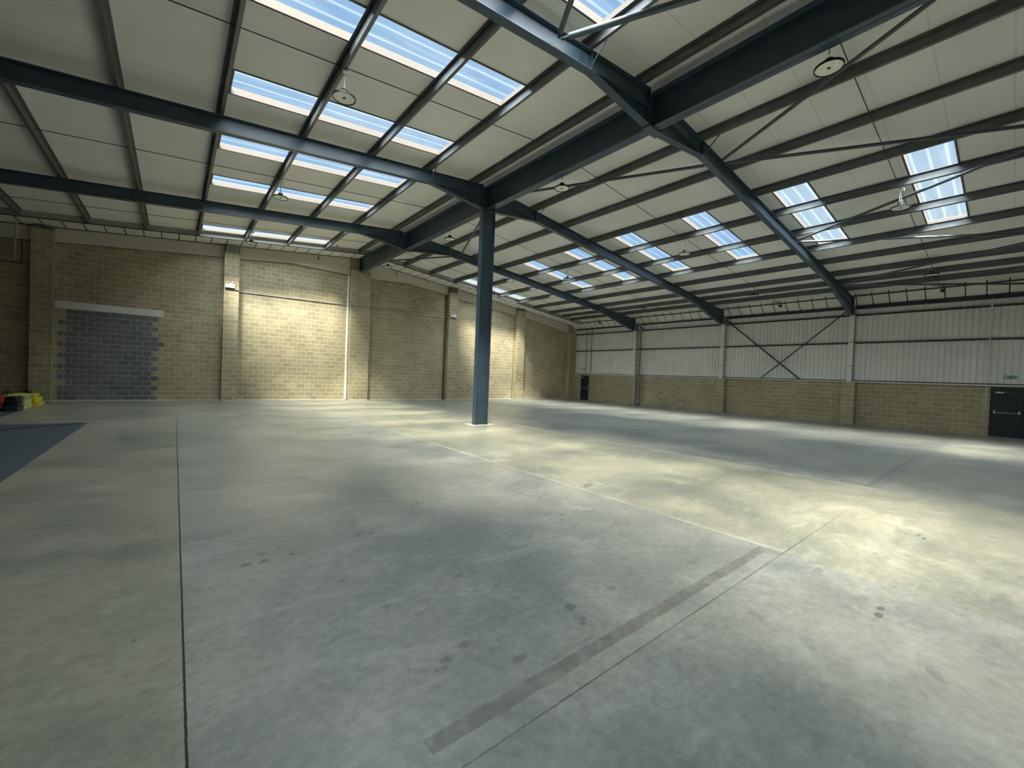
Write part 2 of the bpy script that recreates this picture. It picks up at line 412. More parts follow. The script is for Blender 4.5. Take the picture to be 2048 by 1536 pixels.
# pilasters
pil = [(-4.47,-3.87,6.90,'dark-topped'), (1.80,2.42,7.30,'twin lamp'), (7.88,9.00,7.66,'broad'), (14.45,15.12,7.34,'conduit'), (20.62,21.38,6.92,'plain'), (26.58,27.42,5.75,'corner')]
for i, (a, b, t, _) in enumerate(pil):
    p = MB().box(a, b, D-.36, D+.02, 0, t).build('block_pilaster', M_BLOCK, wall, bevel=.004)
    if i in (0,1,3,4): MB().box(a+.05, b-.03, D-.34, D+.02, t, zr((a+b)/2)-.02).build('pilaster_cap', pbr('pilaster_cap_grey', (.14,.12,.085) if i in (0,4,3) else (.24,.23,.20), .8), wall)
for y0, y1 in ():
    pass
# movement joints, sealed corners
MB().box(-3.872,-3.84,D-.372,D-.34,.0,6.5).build('joint_seal', M_SEAL, wall)
MB().box(8.99,9.02,D-.372,D-.34,.0,7.3).build('joint_seal', M_SEAL, wall)
MB().box(14.30,14.46,D-.03,D-.0,0,7.15).build('movement_joint', M_JOINTM, wall)
MB().box(20.50,20.54,D-.02,D-.0,0,6.5).build('movement_joint', M_JOINTM, wall)
lin = MB().box(-3.84,-.44,D-.045,D+.02,3.85,4.15).build('lintel', M_WHITE, None, bevel=.006)
tag(lin, 'long white painted lintel above the grey blocked-up doorway', 'lintel')
sk = MB()
for a, b in ((XL,-4.47),(-3.87,1.80),(2.42,7.88),(9.0,14.45),(15.12,20.62),(21.38,26.58)): sk.box(a,b,D-.03,D,0,.05)
for a, b, t, _ in pil: sk.box(a-.01,b+.01,D-.39,D-.355,0,.05)
struct(sk.build('baseboard_far', M_WOOD), 'pale mortar fillet along the foot of the far wall', 'baseboard')

# ================================================================= RIGHT WALL
wr = MB().box(WR, WR+.25, YB, D, -.05, 2.15)
wall_r = wr.build('wall_right', M_BLOCK); struct(wall_r, 'low tan block wall under white ribbed cladding on the right', 'wall')
for yc in FR:
    MB().box(WR-.36, WR+.02, yc-.28, yc+.28, 0, 2.15).build('block_pier', M_BLOCK, wall_r, bevel=.004)
# ribbed metal lining
cl = MB(); y = YB; per = .20
ys = []
while y < D - .02:
    ys += [(y, 0), (y+.152, 0), (y+.160, .034), (y+.188, .034)]
    y += per
ys = [(a, b) for a, b in ys if a < D]; ys.append((D, 0))
i0 = 0
for (a, da), (b, db) in zip(ys[:-1], ys[1:]):
    cl.quad((WR+.02+da, a, 2.2), (WR+.02+db, b, 2.2), (WR+.02+db, b, 6.12), (WR+.02+da, a, 6.12))
cl.build('wall_cladding', M_CLAD, wall_r)
MB().box(WR+.06, WR+.25, YB, D, 2.15, 6.7).build('wall_insulation', M_OFFW, wall_r)
sill = MB().box(WR-.09, WR+.03, YB, D-.36, 2.155, 2.215)
struct(sill.build('trim_1', M_WHITE, None, bevel=.004), 'thin white sill along the top of the low right block wall', 'sill')
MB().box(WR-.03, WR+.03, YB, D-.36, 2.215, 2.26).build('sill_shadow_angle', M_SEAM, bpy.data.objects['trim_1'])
# vertical cladding joints
for yj in (22.72, 20.58, 16.45, 14.25, 9.78, 7.68, 3.28, 1.14, 23.57):
    MB().box(WR-.004, WR+.02, yj-.03, yj+.03, 2.26, 6.08).build('cladding_joint', M_CLAD if yj != 23.57 else M_GREYP, wall_r)

# back and left walls (behind / beside the camera)
wl = MB().box(XL-.25, XL, YB, D, -.05, 6.7).build('wall_left', M_BLOCK); struct(wl, 'tan blockwork side wall far to the left', 'wall')
wb = MB()
wb.prism([(XL,-.05),(WR+.25,-.05),(WR+.25,6.6),(XR,zr(XR,.2)),(XL,zr(XL,.2))], 'y', YB-.25, YB)
struct(wb.build('wall_back', M_BLOCK), 'blockwork front wall behind the camera', 'wall')

# ================================================================= ROOF LINING with rooflights
XA0, XA1 = .80, 6.14          # rooflights, left slope
XB0, XB1 = 14.45, 19.78       # right slope
YS = [(-8+.9,-7.2+.9)] if False else []
BANDS = [(-4.95,-3.95), (-1.95+.15,-.95-.45), (1.18,2.18), (4.22,5.22), (7.30,8.30), (10.38,11.38), (13.42,14.42), (16.45,17.45), (19.32,20.32), (22.52,23.52)]
BANDS[1] = (-2.35, -1.35)
roof = MB(); T = .16
def cell(x0, x1, y0, y1):
    roof.prism([(x0, zr(x0, LIN)), (x1, zr(x1, LIN)), (x1, zr(x1, LIN+T)), (x0, zr(x0, LIN+T))], 'y', y0, y1)
yc = [YB] + [v for b in BANDS for v in b] + [D+.2]
for (x0, x1, h0, h1) in ((XL, XR, XA0, XA1), (XR, WR+.3, XB0, XB1)):
    cell(x0, h0, YB, D+.2); cell(h1, x1, YB, D+.2)
    for a, b in zip(yc[0::2], yc[1::2]): cell(h0, h1, a, b)
struct(roof.build('ceiling', M_LINER), 'pale ribbed roof lining panels on two shallow slopes', 'ceiling')
k = 1
side_w = {0: 'left', 1: 'right'}
for s, (x0, x1) in enumerate(((XA0, XA1), (XB0, XB1))):
    for bi, (y0, y1) in enumerate(BANDS):
        far = len(BANDS) - bi
        w = empty('window_%d' % k, (x0, y0, zr(x0, LIN))); k += 1
        tag(w, 'long rooflight strip on the %s roof slope, %s from the far wall' % (side_w[s], ORD[far-1]), 'rooflight', kind='structure')
        def OFF(b): return [(p[0]-x0, p[1]-y0, p[2]-zr(x0, LIN)) for p in b]
        fr = MB(); e = .045
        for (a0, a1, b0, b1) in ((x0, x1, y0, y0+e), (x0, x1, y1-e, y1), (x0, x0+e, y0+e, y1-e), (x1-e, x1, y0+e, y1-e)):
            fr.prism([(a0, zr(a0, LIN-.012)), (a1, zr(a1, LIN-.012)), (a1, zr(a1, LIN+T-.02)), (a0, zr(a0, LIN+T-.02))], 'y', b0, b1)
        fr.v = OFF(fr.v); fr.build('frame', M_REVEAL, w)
        pn = MB().prism([(x0, zr(x0, LIN+T-.02)), (x1, zr(x1, LIN+T-.02)), (x1, zr(x1, LIN+T-.014)), (x0, zr(x0, LIN+T-.014))], 'y', y0, y1)
        pn.v = OFF(pn.v)
        # single-sheet glazing
        pn.f = [f for f in pn.f][:]
        i = 0
        q = MB().quad(*[OFF([p])[0] for p in ((x0, y0, zr(x0, LIN+T-.015)), (x1, y0, zr(x1, LIN+T-.015)), (x1, y1, zr(x1, LIN+T-.015)), (x0, y1, zr(x0, LIN+T-.015)))])
        q.build('pane', M_PANE, w)

# fire boards against the far wall and along the eaves
t = MB(); Y0 = 23.78
t.prism([(XL, zr(XL)), (XR, zr(XR)), (26.85, zr(26.85)), (26.85, zr(26.85,.02)), (XR, zr(XR,.02)), (XL, zr(XL,.02))], 'y', Y0, D-.05)
t1 = t.build('trim_2', M_BOARDX); struct(t1, 'row of white square fire boards under the roof beside the far wall', 'fire boards')
f2 = MB()
for a, b in ((XL, XR), (XR, 26.85)):
    f2.prism([(a, zr(a,-.02)), (b, zr(b,-.02)), (b, zr(b, LIN)), (a, zr(a, LIN))], 'y', Y0-.03, Y0)
f2.build('edge_channel', M_CHAN, t1)
f3 = MB()
for a, b in ((XL, XR), (XR, 26.85)):
    f3.prism([(a, zr(a,-.035)), (b, zr(b,-.035)), (b, zr(b,-.005)), (a, zr(a,-.005))], 'y', Y0-.04, Y0+.01)
f3.build('edge_bead', M_SEAM, t1)
f4 = MB()
for a, b in ((XL, XR), (XR, 26.85)):
    f4.prism([(a, zr(a,-.03)), (b, zr(b,-.03)), (b, zr(b,.0)), (a, zr(a,.0))], 'y', D-.075, D-.05)
f4.build('wall_bead', M_SEAM, t1)
t = MB()
t.prism([(26.85, 6.55), (WR, 6.10), (WR, 6.14), (26.85, 6.59)], 'y', YB, D-.05)
t.prism([(26.84, 6.55), (26.86, 6.55), (26.86, zr(26.86, LIN)), (26.84, zr(26.84, LIN))], 'y', YB, D-.05)
t3 = t.build('trim_3', M_BOARDY); struct(t3, 'sloping white boards along the eaves above the right cladding', 'fire boards')
MB().prism([(26.81, 6.53), (26.86, 6.515), (26.86, 6.56), (26.81, 6.575)], 'y', YB, Y0).build('edge_bead', M_SEAM, t3)
# eaves beams between the frames, thicker in the two nearer bays
for i, (a, b, h) in enumerate(((FR[0]+.12, D-.4, .05), (FR[1]+.12, FR[0]-.12, .05), (FR[2]+.12, FR[1]-.12, .11), (FR[3]+.12, FR[2]-.12, .14))):
    o = MB().box(WR-.14, WR+.01, a, b, 6.07-h, 6.09).build('eaves_beam', M_STEELD if i > 1 else M_SEAM)
    tag(o, ['thin dark eaves angle in the farthest bay by the corner', 'thin dark eaves angle above the bay with the grey downpipe', 'dark eaves beam above the cross-braced bay', 'thick dark eaves beam in the nearest right bay above the double door'][i], 'beam')

# ================================================================= STEEL FRAMES
def rafter(y, s, name_word, right_label):
    """s=-1 left slope, +1 right slope"""
    cx = XR + s*.28
    xe = XL + .3 if s < 0 else 26.95
    e = empty('steel_rafter', (cx, y, zr(cx)-.3))
    ox, oy, oz = e.location
    fw, tf, tw, dp = .089, .014, .010, .38
    b = MB()
    def P(x, off): return (x, zr(x, off))
    b.prism([P(cx,-.0), P(xe,-.0), P(xe,-dp), P(cx,-dp)], 'y', y-tw/2, y+tw/2)
    b.prism([P(cx,-.0), P(xe,-.0), P(xe,-tf), P(cx,-tf)], 'y', y-fw, y+fw)
    b.prism([P(cx,-dp+tf), P(xe,-dp+tf), P(xe,-dp), P(cx,-dp)], 'y', y-fw, y+fw)
    o = b.build('rafter_section', M_STEEL, None, loc=(ox, oy, oz)); o.parent = e; o.location = (0,0,0)
    # haunch at the ridge
    hx = XR + s*2.25
    def hb(x): 
        tt = (x-cx)/(hx-cx); return (1-tt)*7.56 + tt*zr(hx, -dp)
    b = MB()
    b.prism([(cx, zr(cx,-dp)), (hx, zr(hx,-dp)), (cx, 7.56)], 'y', y-tw/2, y+tw/2)
    b.prism([(cx, 7.56), (hx, zr(hx,-dp)), (hx, zr(hx,-dp)+tf), (cx, 7.56+tf)], 'y', y-fw, y+fw)
    b.box(min(cx,cx-s*.02), max(cx,cx-s*.02), y-fw, y+fw, 7.54, zr(cx)-.005)
    o = b.build('haunch', M_STEEL, None, loc=(ox,oy,oz)); o.parent = e; o.location = (0,0,0)
    # stiffener where the haunch starts
    b = MB(); b.box(hx-.006, hx+.006, y-fw+.005, y+fw-.005, zr(hx,-dp)+tf, zr(hx,-tf))
    o = b.build('stiffener', M_STEEL, None, loc=(ox,oy,oz)); o.parent = e; o.location = (0,0,0)
    if s > 0:
        hx = 23.0
        b = MB()
        b.prism([(26.95, zr(26.95,-dp)), (hx, zr(hx,-dp)), (26.6, 5.64), (26.95, 5.62)], 'y', y-tw/2, y+tw/2)
        b.prism([(hx, zr(hx,-dp)), (26.6, 5.64), (26.6, 5.64-tf), (hx, zr(hx,-dp)-tf)], 'y', y-fw, y+fw)
        b.box(26.6, 27.05, y-fw, y+fw, 5.61, 5.64)
        b.box(26.94, 26.97, y-fw, y+fw, 5.62, zr(26.95)-.005)
        o = b.build('haunch', M_STEEL, None, loc=(ox,oy,oz)); o.parent = e; o.location = (0,0,0)
    tag(e, right_label, 'rafter', 'dark steel rafters')
    return e
names = ['farthest', 'middle', 'nearest']
LL = ['dark blue-grey steel rafter on the left slope, nearest to the far block wall',
      'dark blue-grey steel rafter on the left slope, running from the free-standing column top',
      'dark blue-grey steel rafter on the left slope, nearest the viewer with tubes bolted on']
LR = ['dark blue-grey steel rafter on the right slope, ending above the grey downpipe',
      'dark blue-grey steel rafter on the right slope, leaving the free-standing column top',
      'dark blue-grey steel rafter on the right slope, nearest the viewer where three brace tubes meet']
for i in range(3):
    rafter(FR[i], -1, names[i], LL[i]); rafter(FR[i], 1, names[i], LR[i])
rafter(FR[3], -1, '', 'dark steel rafter on the left slope just behind the viewer')
rafter(FR[3], 1, '', 'dark steel rafter on the right slope just behind the viewer')

# ridge beam along the building
e = empty('ridge_beam', (XR, 5, 8))
def ib(y0, y1, nm):
    b = MB(); zt, zb = 8.36, 7.57
    b.box(XR-.008, XR+.008, y0, y1, zb, zt); b.box(XR-.13, XR+.13, y0, y1, zt-.022, zt); b.box(XR-.13, XR+.13, y0, y1, zb, zb+.024)
    o = b.build(nm, M_STEEL, None, loc=(XR,5,8)); o.parent = e; o.location = (0,0,0)
cuts = [24.72, FR[0], FR[1], FR[2], FR[3], YB+.1]
for a, b in zip(cuts[:-1], cuts[1:]): ib(b+.012 if b > YB+.2 else b, a-.012, 'beam_length')
for y in FR:
    b = MB(); b.box(XR-.27, XR+.27, y-.012, y+.012, 7.57, 8.34); b.box(XR-.27, XR+.27, y-.105, y+.105, 7.52, 7.565)
    o = b.build('joint_plate', M_STEEL, None, loc=(XR,5,8)); o.parent = e; o.location = (0,0,0)
b = MB(); b.box(XR-.14, XR+.14, 24.715, 24.745, 7.55, 8.38)
o = b.build('end_plate', M_STEELD, None, loc=(XR,5,8)); o.parent = e; o.location = (0,0,0)
tag(e, 'deep dark steel beam running under the ridge from the far pilaster over the column', 'beam')

# free-standing column
xc, yc_ = 8.48, 12.1
e = empty('steel_column', (xc, yc_, 0))
b = MB(); h = .265
b.box(xc-h+.016, xc+h-.016, yc_-.006, yc_+.006, .02, 7.52)
b.box(xc-h, xc-h+.017, yc_-.105, yc_+.105, .02, 7.52); b.box(xc+h-.017, xc+h, yc_-.105, yc_+.105, .02, 7.52)
o = b.build('column_section', M_STEEL, None, loc=(xc,yc_,0)); o.parent = e; o.location = (0,0,0)
b = MB().box(xc-h-.02, xc+h+.02, yc_-.13, yc_+.13, .0, .02); o = b.build('base_plate', M_STEEL, None, loc=(xc,yc_,0)); o.parent = e; o.location = (0,0,0)
b = MB().box(xc-.45, xc+.45, yc_-.28, yc_+.28, .0005, .006); o = b.build('grout_patch', M_WOOD, None, loc=(xc,yc_,0)); o.parent = e; o.location = (0,0,0)
tag(e, 'free-standing dark blue-grey steel column in the middle of the floor', 'column')

# cased columns on the right wall
CL = ['white-cased steel column behind the grey downpipe', 'white-cased steel column at the far end of the cross bracing', 'white-cased steel column at the near end of the cross bracing']
for i, y in enumerate(FR[:3]):
    e = empty('cased_column', (27.2, y, 2.15))
    def add(bm, nm, mt, bv=0):
        o = bm.build(nm, mt, None, loc=(27.2,y,2.15)); o.parent = e; o.location = (0,0,0)
        if bv: md = o.modifiers.new('b','BEVEL'); md.width = bv
    add(MB().box(27.08, WR+.015, y-.10, y+.10, 2.155, 2.98), 'lower_casing', M_OFFW, .004)
    add(MB().box(27.08, WR+.015, y-.10, y+.10, 3.00, 4.20), 'middle_casing', M_OFFW, .004)
    add(MB().box(27.08, WR+.015, y-.10, y+.10, 4.22, 5.605), 'upper_casing', M_OFFW, .004)
    add(MB().box(27.085, WR+.01, y-.097, y+.097, 2.155, 5.60), 'casing_core', M_SEAM)
    add(MB().box(26.98, WR-.02, y-.09, y+.09, 5.645, 6.05), 'column_head', M_GREYP)
    add(MB().box(WR-.03, WR+.0, y-.118, y-.1, 2.26, 5.6), 'edge_trim', M_SEAM); add(MB().box(WR-.03, WR+.0, y+.1, y+.118, 2.26, 5.6), 'edge_trim', M_SEAM)
    tag(e, CL[i], 'column', 'cased columns on the right wall')

# ================================================================= PURLINS
def purlin(xe, s, label):
    """xe: +X lower edge; zed section"""
    y0, y1 = YB+.02, Y0-.035
    b = MB(); fw, th, dp = .068, .006, .205
    m = .105 if xe < XR else -.105
    zc = zr(xe)+.002
    def q(dx, dz): return (dx, dz + m*dx)
    # local to (xe, y, zc)
    b.prism([q(-fw,0), q(0,0), q(0,th), q(-fw,th)], 'y', y0, y1)
    b.prism([q(-th,0), q(0,0), q(0,.02), q(-th,.02)], 'y', y0, y1)
    b.prism([q(-fw,0), q(-fw+th,0), q(-fw+th,dp), q(-fw,dp)], 'y', y0, y1)
    b.prism([q(-fw*2,dp-th), q(-fw+th,dp-th), q(-fw+th,dp), q(-fw*2,dp)], 'y', y0, y1)
    if xe < 0:   # those left of the viewer turn their flat side to the right
        b.v = [(-v[0]-fw, v[1], v[2] - m*v[0]*2 - m*fw) for v in b.v]
    o = b.build('roof_purlin', M_GALV); o.location = (xe, 0, zc)
    tag(o, label, 'purlin', 'roof purlins')
    return o
PL = [7.97, 6.18, 4.40, 2.57, .78, -1.01, -2.76, -4.56, -6.35, -8.15]
for i, x in enumerate(PL):
    if i == 0: l = 'grey steel purlin close beside the ridge beam on its left'
    elif x > 0: l = 'grey steel purlin on the left slope, %s out from ridge beam,%s' % (ORD[i], ' at rooflight ends' if i in (1,4) else ' crossing the rooflights')
    else: l = 'grey steel purlin on the dim left side, %s out from the ridge beam' % ORD[i]
    purlin(x, -1, l)
PR = [8.93, 10.72, 12.46, 14.28, 16.0, 17.92, 19.72, 21.40, 23.12, 24.40, 25.55]
for i, x in enumerate(PR):
    if i == 0: l = 'grey steel purlin close beside the ridge beam on its right'
    elif i in (3,4,5,6): l = 'grey steel purlin on the right slope, %s out from the ridge beam, by the rooflights' % ORD[i]
    elif i == len(PR)-1: l = 'grey steel purlin on the right slope nearest the eaves boards'
    else: l = 'grey steel purlin on the right slope, %s out from the ridge beam' % ORD[i]
    purlin(x, 1, l)

# sag rods at mid bay
bayn = ['farthest bay', 'bay beyond the column', 'bay before the column', 'nearest bay']
for i, y in enumerate((21.75, 15.4, 8.9, 2.4)):
    for s, (a, b) in enumerate(((XL+.1, XR-.3), (XR+.3, 26.8))):
        o = MB().tube((a, y, zr(a,.11)), (b, y, zr(b,.11)), .010, 8).build('sag_rod', M_STEELD)
        tag(o, 'thin dark tie rod crossing the purlins of the %s, %s slope' % (bayn[i], side_w[s]), 'tie rod', 'sag rods')

# roof bracing tubes
def tube(p, q, r, label, grp='roof bracing tubes'):
    a = (p[0], p[1], zr(p[0], -.19)); b = (q[0], q[1], zr(q[0], -.19))
    va, vb = Vector(a), Vector(b); d = (vb-va).normalized()
    o = empty('brace_tube', (va+vb)/2)
    c = (va+vb)/2
    def add(bm, nm, mt):
        x = bm.build(nm, mt, None, loc=tuple(c), smooth=False); x.parent = o; x.location = (0,0,0)
    va2 = va + d*.16; vb2 = vb - d*.16
    bm = MB().tube(va2, vb2, r, 20); add(bm, 'tube', M_TUBE)
    for v, w in ((va + d*.02, va2), (vb - d*.02, vb2)):
        add(MB().tube(v, w + (w-v).normalized()*.04, r*.55, 6), 'end_lug', M_STEELD)
    tag(o, label, 'brace', grp)
g = .10
N3, N4 = FR[2], FR[3]
tube((5.28, N3-g), (8.28, .37), .055, 'pale grey brace tube sloping away from the near left rafter towards the upper right')
tube((5.24, N3-g), (1.4, N4+g), .050, 'short dark brace tube leaving the near left rafter towards the top edge')
tube((11.55, N3-g), (8.62, -.46), .042, 'brace tube crossing in front of the hanging lamp near the ridge, top right')
tube((11.62, N3-g), (14.62, N4+g), .042, 'brace tube from the near right rafter passing just above the near rooflights')
tube((17.85, N3-g), (14.72, N4+g), .042, 'brace tube passing diagonally across the near right rooflights')
tube((17.95, N3-g), (21.2, N4+g), .042, 'sunlit brace tube just below the near right rooflights')
tube((23.7, N3-g), (21.3, N4+g), .042, 'dark brace tube low on the near right slope rising from the rafter foot')
tube((23.8, N3-g), (26.9, N4+g), .042, 'dark brace tube just above the eaves boards in the nearest bay')
tube((11.50, N3+g), (8.85, FR[1]-g), .042, 'brace tube between the two nearer rafters just right of the ridge beam')
tube((8.80, FR[1]+g), (11.35, FR[0]-g), .042, 'slim brace tube rising to the top of the free-standing column')
tube((11.30, FR[0]+g), (8.75, 24.6), .042, 'brace tube in the farthest bay beside the ridge beam end')

# rafter stays (small flat braces from rafter to purlin)
def stay(x, y, label):
    o = MB().tube((x, y-.098, zr(x,-.33)), (x+.0, y-.52, zr(x,.04)), .016, 6).build('rafter_stay', M_TUBE)
    tag(o, label, 'stay', 'rafter stays')
stay(6.15, FR[2], 'light grey flat stay propping the near rafter haunch, upper middle')
stay(6.15, FR[1], 'small stay at the haunch of the middle left rafter')
stay(10.72, FR[2], 'small dark stay just right of the near ridge joint')
stay(10.72, FR[1], 'small dark stay right of the free-standing column top')
stay(10.72, FR[0], 'small dark stay at the farthest ridge joint')

# wall bracing
def wb_(p, q, label):
    o = MB().tube((WR-.16, p[0], p[1]), (WR-.16, q[0], q[1]), .045, 4).build('wall_brace', M_STEELD)
    tag(o, label, 'brace', 'crossed wall braces')
wb_((FR[1]-.12, 5.90), (7.78, 2.24), 'dark wall brace falling from the far cased column towards the viewer')
o = bpy.data.objects['wall_brace']
o2 = MB().tube((WR-.245, FR[2]+.15, 5.92), (WR-.245, 9.75, 2.24), .040, 4).build('wall_brace', M_STEELD)
tag(o2, 'dark wall brace rising to the top of the near cased column', 'brace', 'crossed wall braces')

# side rails (girts) between the columns
for j, z in enumerate((4.19, 5.62)):
    for i, (a, b) in enumerate(((FR[0]+.11, D-.40), (FR[1]+.11, FR[0]-.11), (FR[2]+.11, FR[1]-.11), (FR[3]+.11, FR[2]-.11))):
        o = MB().box(WR-.075, WR-.002, a, b, z-.035, z+.035).build('side_rail', M_STEELD)
        tag(o, '%s dark horizontal rail on the white cladding, %s' % (('lower', 'upper')[j], ('corner bay above the far fire door', 'bay beyond the crossed braces', 'bay behind the crossed braces', 'nearest bay above the double door')[i]), 'rail', 'cladding rails')

# ================================================================= LAMPS
def make_lamp():
    e = empty('hanging_lamp', (0,0,0))
    MB().lathe([(.0,.0),(.205,.0),(.205,.006),(.0,.006)]).build('diffuser', M_LENS, e)
    MB().lathe([(.204,-.012),(.222,-.012),(.224,.022),(.206,.03),(.12,.062),(.07,.10),(.065,.15),(.0,.15),(.0,.14),(.06,.14),(.062,.095),(.11,.055),(.196,.022),(.204,.0)]).build('housing', M_BLACK, e, smooth=False)
    MB().lathe([(.0,-.012),(.026,-.012),(.026,.0),(.0,.0)], n=16).build('sensor', M_BLACK, e)
    # hook and hanging chain
    ch = MB()
    pts = [(.03*math.cos(a), 0, .185+.03*math.sin(a)) for a in [i*math.pi/6 for i in range(13)]]
    ch.path(pts, .007, 6); ch.build('hook', M_GALC, e)
    ch = MB(); z = .21; k = 0
    while z < .50:
        r = .011
        if k % 2 == 0: P = [(r, 0, z), (r, 0, z+.035), (-r, 0, z+.035), (-r, 0, z), (r, 0, z)]
        else: P = [(0, r, z), (0, r, z+.035), (0, -r, z+.035), (0, -r, z), (0, r, z)]
        ch.path(P, .005, 5); z += .029; k += 1
    ch.build('chain', M_GALC, e)
    MB().path([(.02,.012,.15),(.03,.02,.3),(.015,.015,.42),(.0,.01,.50)], .005, 6).build('flex', M_WHITE, e)
    MB().box(-.05,.05,-.09,.02,.50,.57).build('junction_box', M_WHITE, e, bevel=.004)
    return e
lamp0 = make_lamp(); first = True
rows = [(2.55, -.56, 'over the left rooflights', (8.8, 15.3, 21.8)), (8.85, -.93, 'beside the ridge beam', (2.3, 8.8, 15.3, 21.8)),
        (16.05, -.60, 'among the right rooflights', (2.3, 8.8, 15.3, 21.8)), (23.10, -.42, 'above the right eaves', (2.3, 8.8, 15.3, 21.8))]
dist = {2.3: 'nearest bay', 8.8: 'bay before the column', 15.3: 'bay beyond the column', 21.8: 'farthest bay'}
for (x, dz, wn, ys_) in rows:
    for y in ys_:
        l = lamp0 if first else copy_tree(lamp0); first = False
        zz = {2.55: 7.24, 8.85: 7.42, 16.05: 7.03, 23.10: 6.42}[x]
        l.location = (x, y+.03, zz); l.rotation_euler = (0, 0, random.random()*3)
        top = zr(x) - zz
        for c in l.children:
            if c.name.startswith(('chain', 'flex')): c.scale = (1, 1, 1)
        # stretch the hanging part to reach the purlin
        kk = (top-.005)/.57
        for c in l.children:
            if c.name.split('.')[0] in ('chain', 'flex', 'junction_box', 'hook'): c.scale = (1, 1, kk)
        tag(l, 'round white-faced hanging lamp %s, %s' % (wn, dist[y]), 'lamp', 'hanging lamps')

# ================================================================= SERVICES ON FAR WALL
def thing(bm, name, mat, label, cat, group=None, bevel=0, smooth=False):
    o = bm.build(name, mat, None, bevel=bevel, smooth=smooth); tag(o, label, cat, group); return o
e = empty('downpipe', (7.80, D-.1, 0))
o = MB().tube((0,0,.02), (0,0,7.28), .072, 20).build('pipe', M_WHITE, e)
for z in (.5, 2.6, 4.7, 6.9): MB().tube((0,0,z), (0,0,z+.05), .085, 20).build('pipe_bracket', M_WHITE, e)
tag(e, 'white vertical downpipe on the left edge of the broad far pilaster', 'pipe')
thing(MB().tube((26.52, D-.40, .02), (26.52, D-.40, 5.62), .055, 16), 'corner_pipe', M_SEAL, 'cream vertical pipe on the corner pilaster of the far wall', 'pipe')
cz = 5.50
cd = MB()
cd.path([(2.44, D-.03, cz), (7.70, D-.03, cz+.06)], .022, 8)
thing(cd, 'conduit', M_GALC, 'horizontal conduit on the sunlit panel between the twin lamp and downpipe', 'conduit')
cd = MB(); cd.path([(7.86, D-.385, cz+.06), (9.0, D-.385, cz+.06)], .018, 8); cd.path([(8.32, D-.385, cz+.06), (8.32, D-.385, 7.50)], .022, 8); cd.path([(8.22, D-.385, cz+.06), (8.22, D-.385, 7.50)], .012, 8)
thing(cd, 'conduit', M_GALC, 'T-shaped conduit on the broad pilaster under the ridge beam', 'conduit')
cd = MB(); cd.path([(9.03, D-.03, cz+.08), (14.42, D-.03, cz+.16)], .022, 8)
thing(cd, 'conduit', M_GALC, 'horizontal conduit on the shaded panel right of the broad pilaster', 'conduit')
cd = MB(); cd.path([(-9, D-.03, 5.42), (-4.75, D-.03, 5.47), (-4.75, D-.03, 6.85)], .022, 8)
thing(cd, 'conduit', pbr('brown_conduit', (.12,.07,.05), .5), 'brown conduit turning up the wall at the far left', 'conduit')
thing(MB().tube((-4.62, Y0-.06, 7.0), (-4.95, D-.08, 5.6), .03, 8), 'purlin_strut', M_GALC, 'pale strut dropping from the roof edge at far left', 'strut')

def twin_lamp(x, y, z, label):
    e = empty('emergency_lamp', (x, y, z))
    MB().box(-.22,.18,-.07,0,-.13,.09).build('battery_case', M_WHITE, e, bevel=.01)
    for s in (-.13, .10):
        MB().lathe([(0,0),(.05,0),(.06,.05),(.06,.07),(0,.07)], (s,-.05,.10), 16).build('lamp_head', M_WHITE, e)
    MB().box(-.20,.16,-.05,0,-.19,-.13).build('cable_entry', M_BLACK, e)
    MB().tube((.18,-.03,-.16),(.36,-.03,-.20),.02,8).build('conduit_stub', M_GALC, e)
    tag(e, label, 'emergency lamp', 'twin-head emergency lamps')
twin_lamp(2.06, D-.36, 5.70, 'white twin-head emergency lamp on the sunlit pilaster at left')
twin_lamp(14.80, D-.36, 5.78, 'white twin-head emergency lamp on the pilaster just left of the column')

for x, l in ((6.12, 'small black probe hanging left of the ridge beam end'), (10.71, 'small black probe hanging right of the ridge beam end')):
    z = zr(x)-.02
    b = MB(); b.tube((x, D-.10, z), (x, D-.10, z-.12), .008, 6); b.tube((x, D-.10, z-.12), (x, D-.10, z-.27), .03, 10)
    thing(b, 'hanging_probe', M_BLACK, l, 'sensor')
for (x, y, dz, l) in ((6.38, 22.45, .0, 'small red detector on the purlin in the farthest left bay'), (20.05, 2.36, .06, 'small red detector under the sag rod of the nearest right bay')):
    e = empty('smoke_detector', (x, y, zr(x, dz)))
    MB().lathe([(0,-.09),(.035,-.085),(.05,-.05),(.05,-.04),(0,-.04)], n=18).build('red_cap', M_RED, e)
    MB().lathe([(0,-.04),(.055,-.04),(.055,.0),(0,.0)], n=18).build('base', M_WHITE, e)
    tag(e, l, 'detector')
# square junction boxes on the eaves boards with cable loops
for y, l in ((8.84, 'middle bay'), (2.32, 'nearest bay'), (21.9, 'corner bay')):
    e = empty('junction_box', (26.98, y, 6.44)); e.rotation_euler = (0, math.radians(39.3), 0)
    MB().box(-.09,.07,-.08,.08,-.045,-.0).build('lid', M_BLACK, e, bevel=.005)
    tag(e, 'small black square box on the sloping eaves boards, %s' % l, 'box', 'eaves junction boxes')
    b = MB(); b.path([(26.79,y+.35,6.68),(26.78,y+.1,6.66),(26.77,y-.02,6.60),(26.8,y-.05,6.56)], .012, 6)
    b.path([(26.79,y-.05,6.68),(26.79,y+.02,6.60)], .014, 6)
    thing(b, 'cable_loop', M_BLACK, 'short black cable loop above the square box, %s' % l, 'cable', 'eaves cable loops')

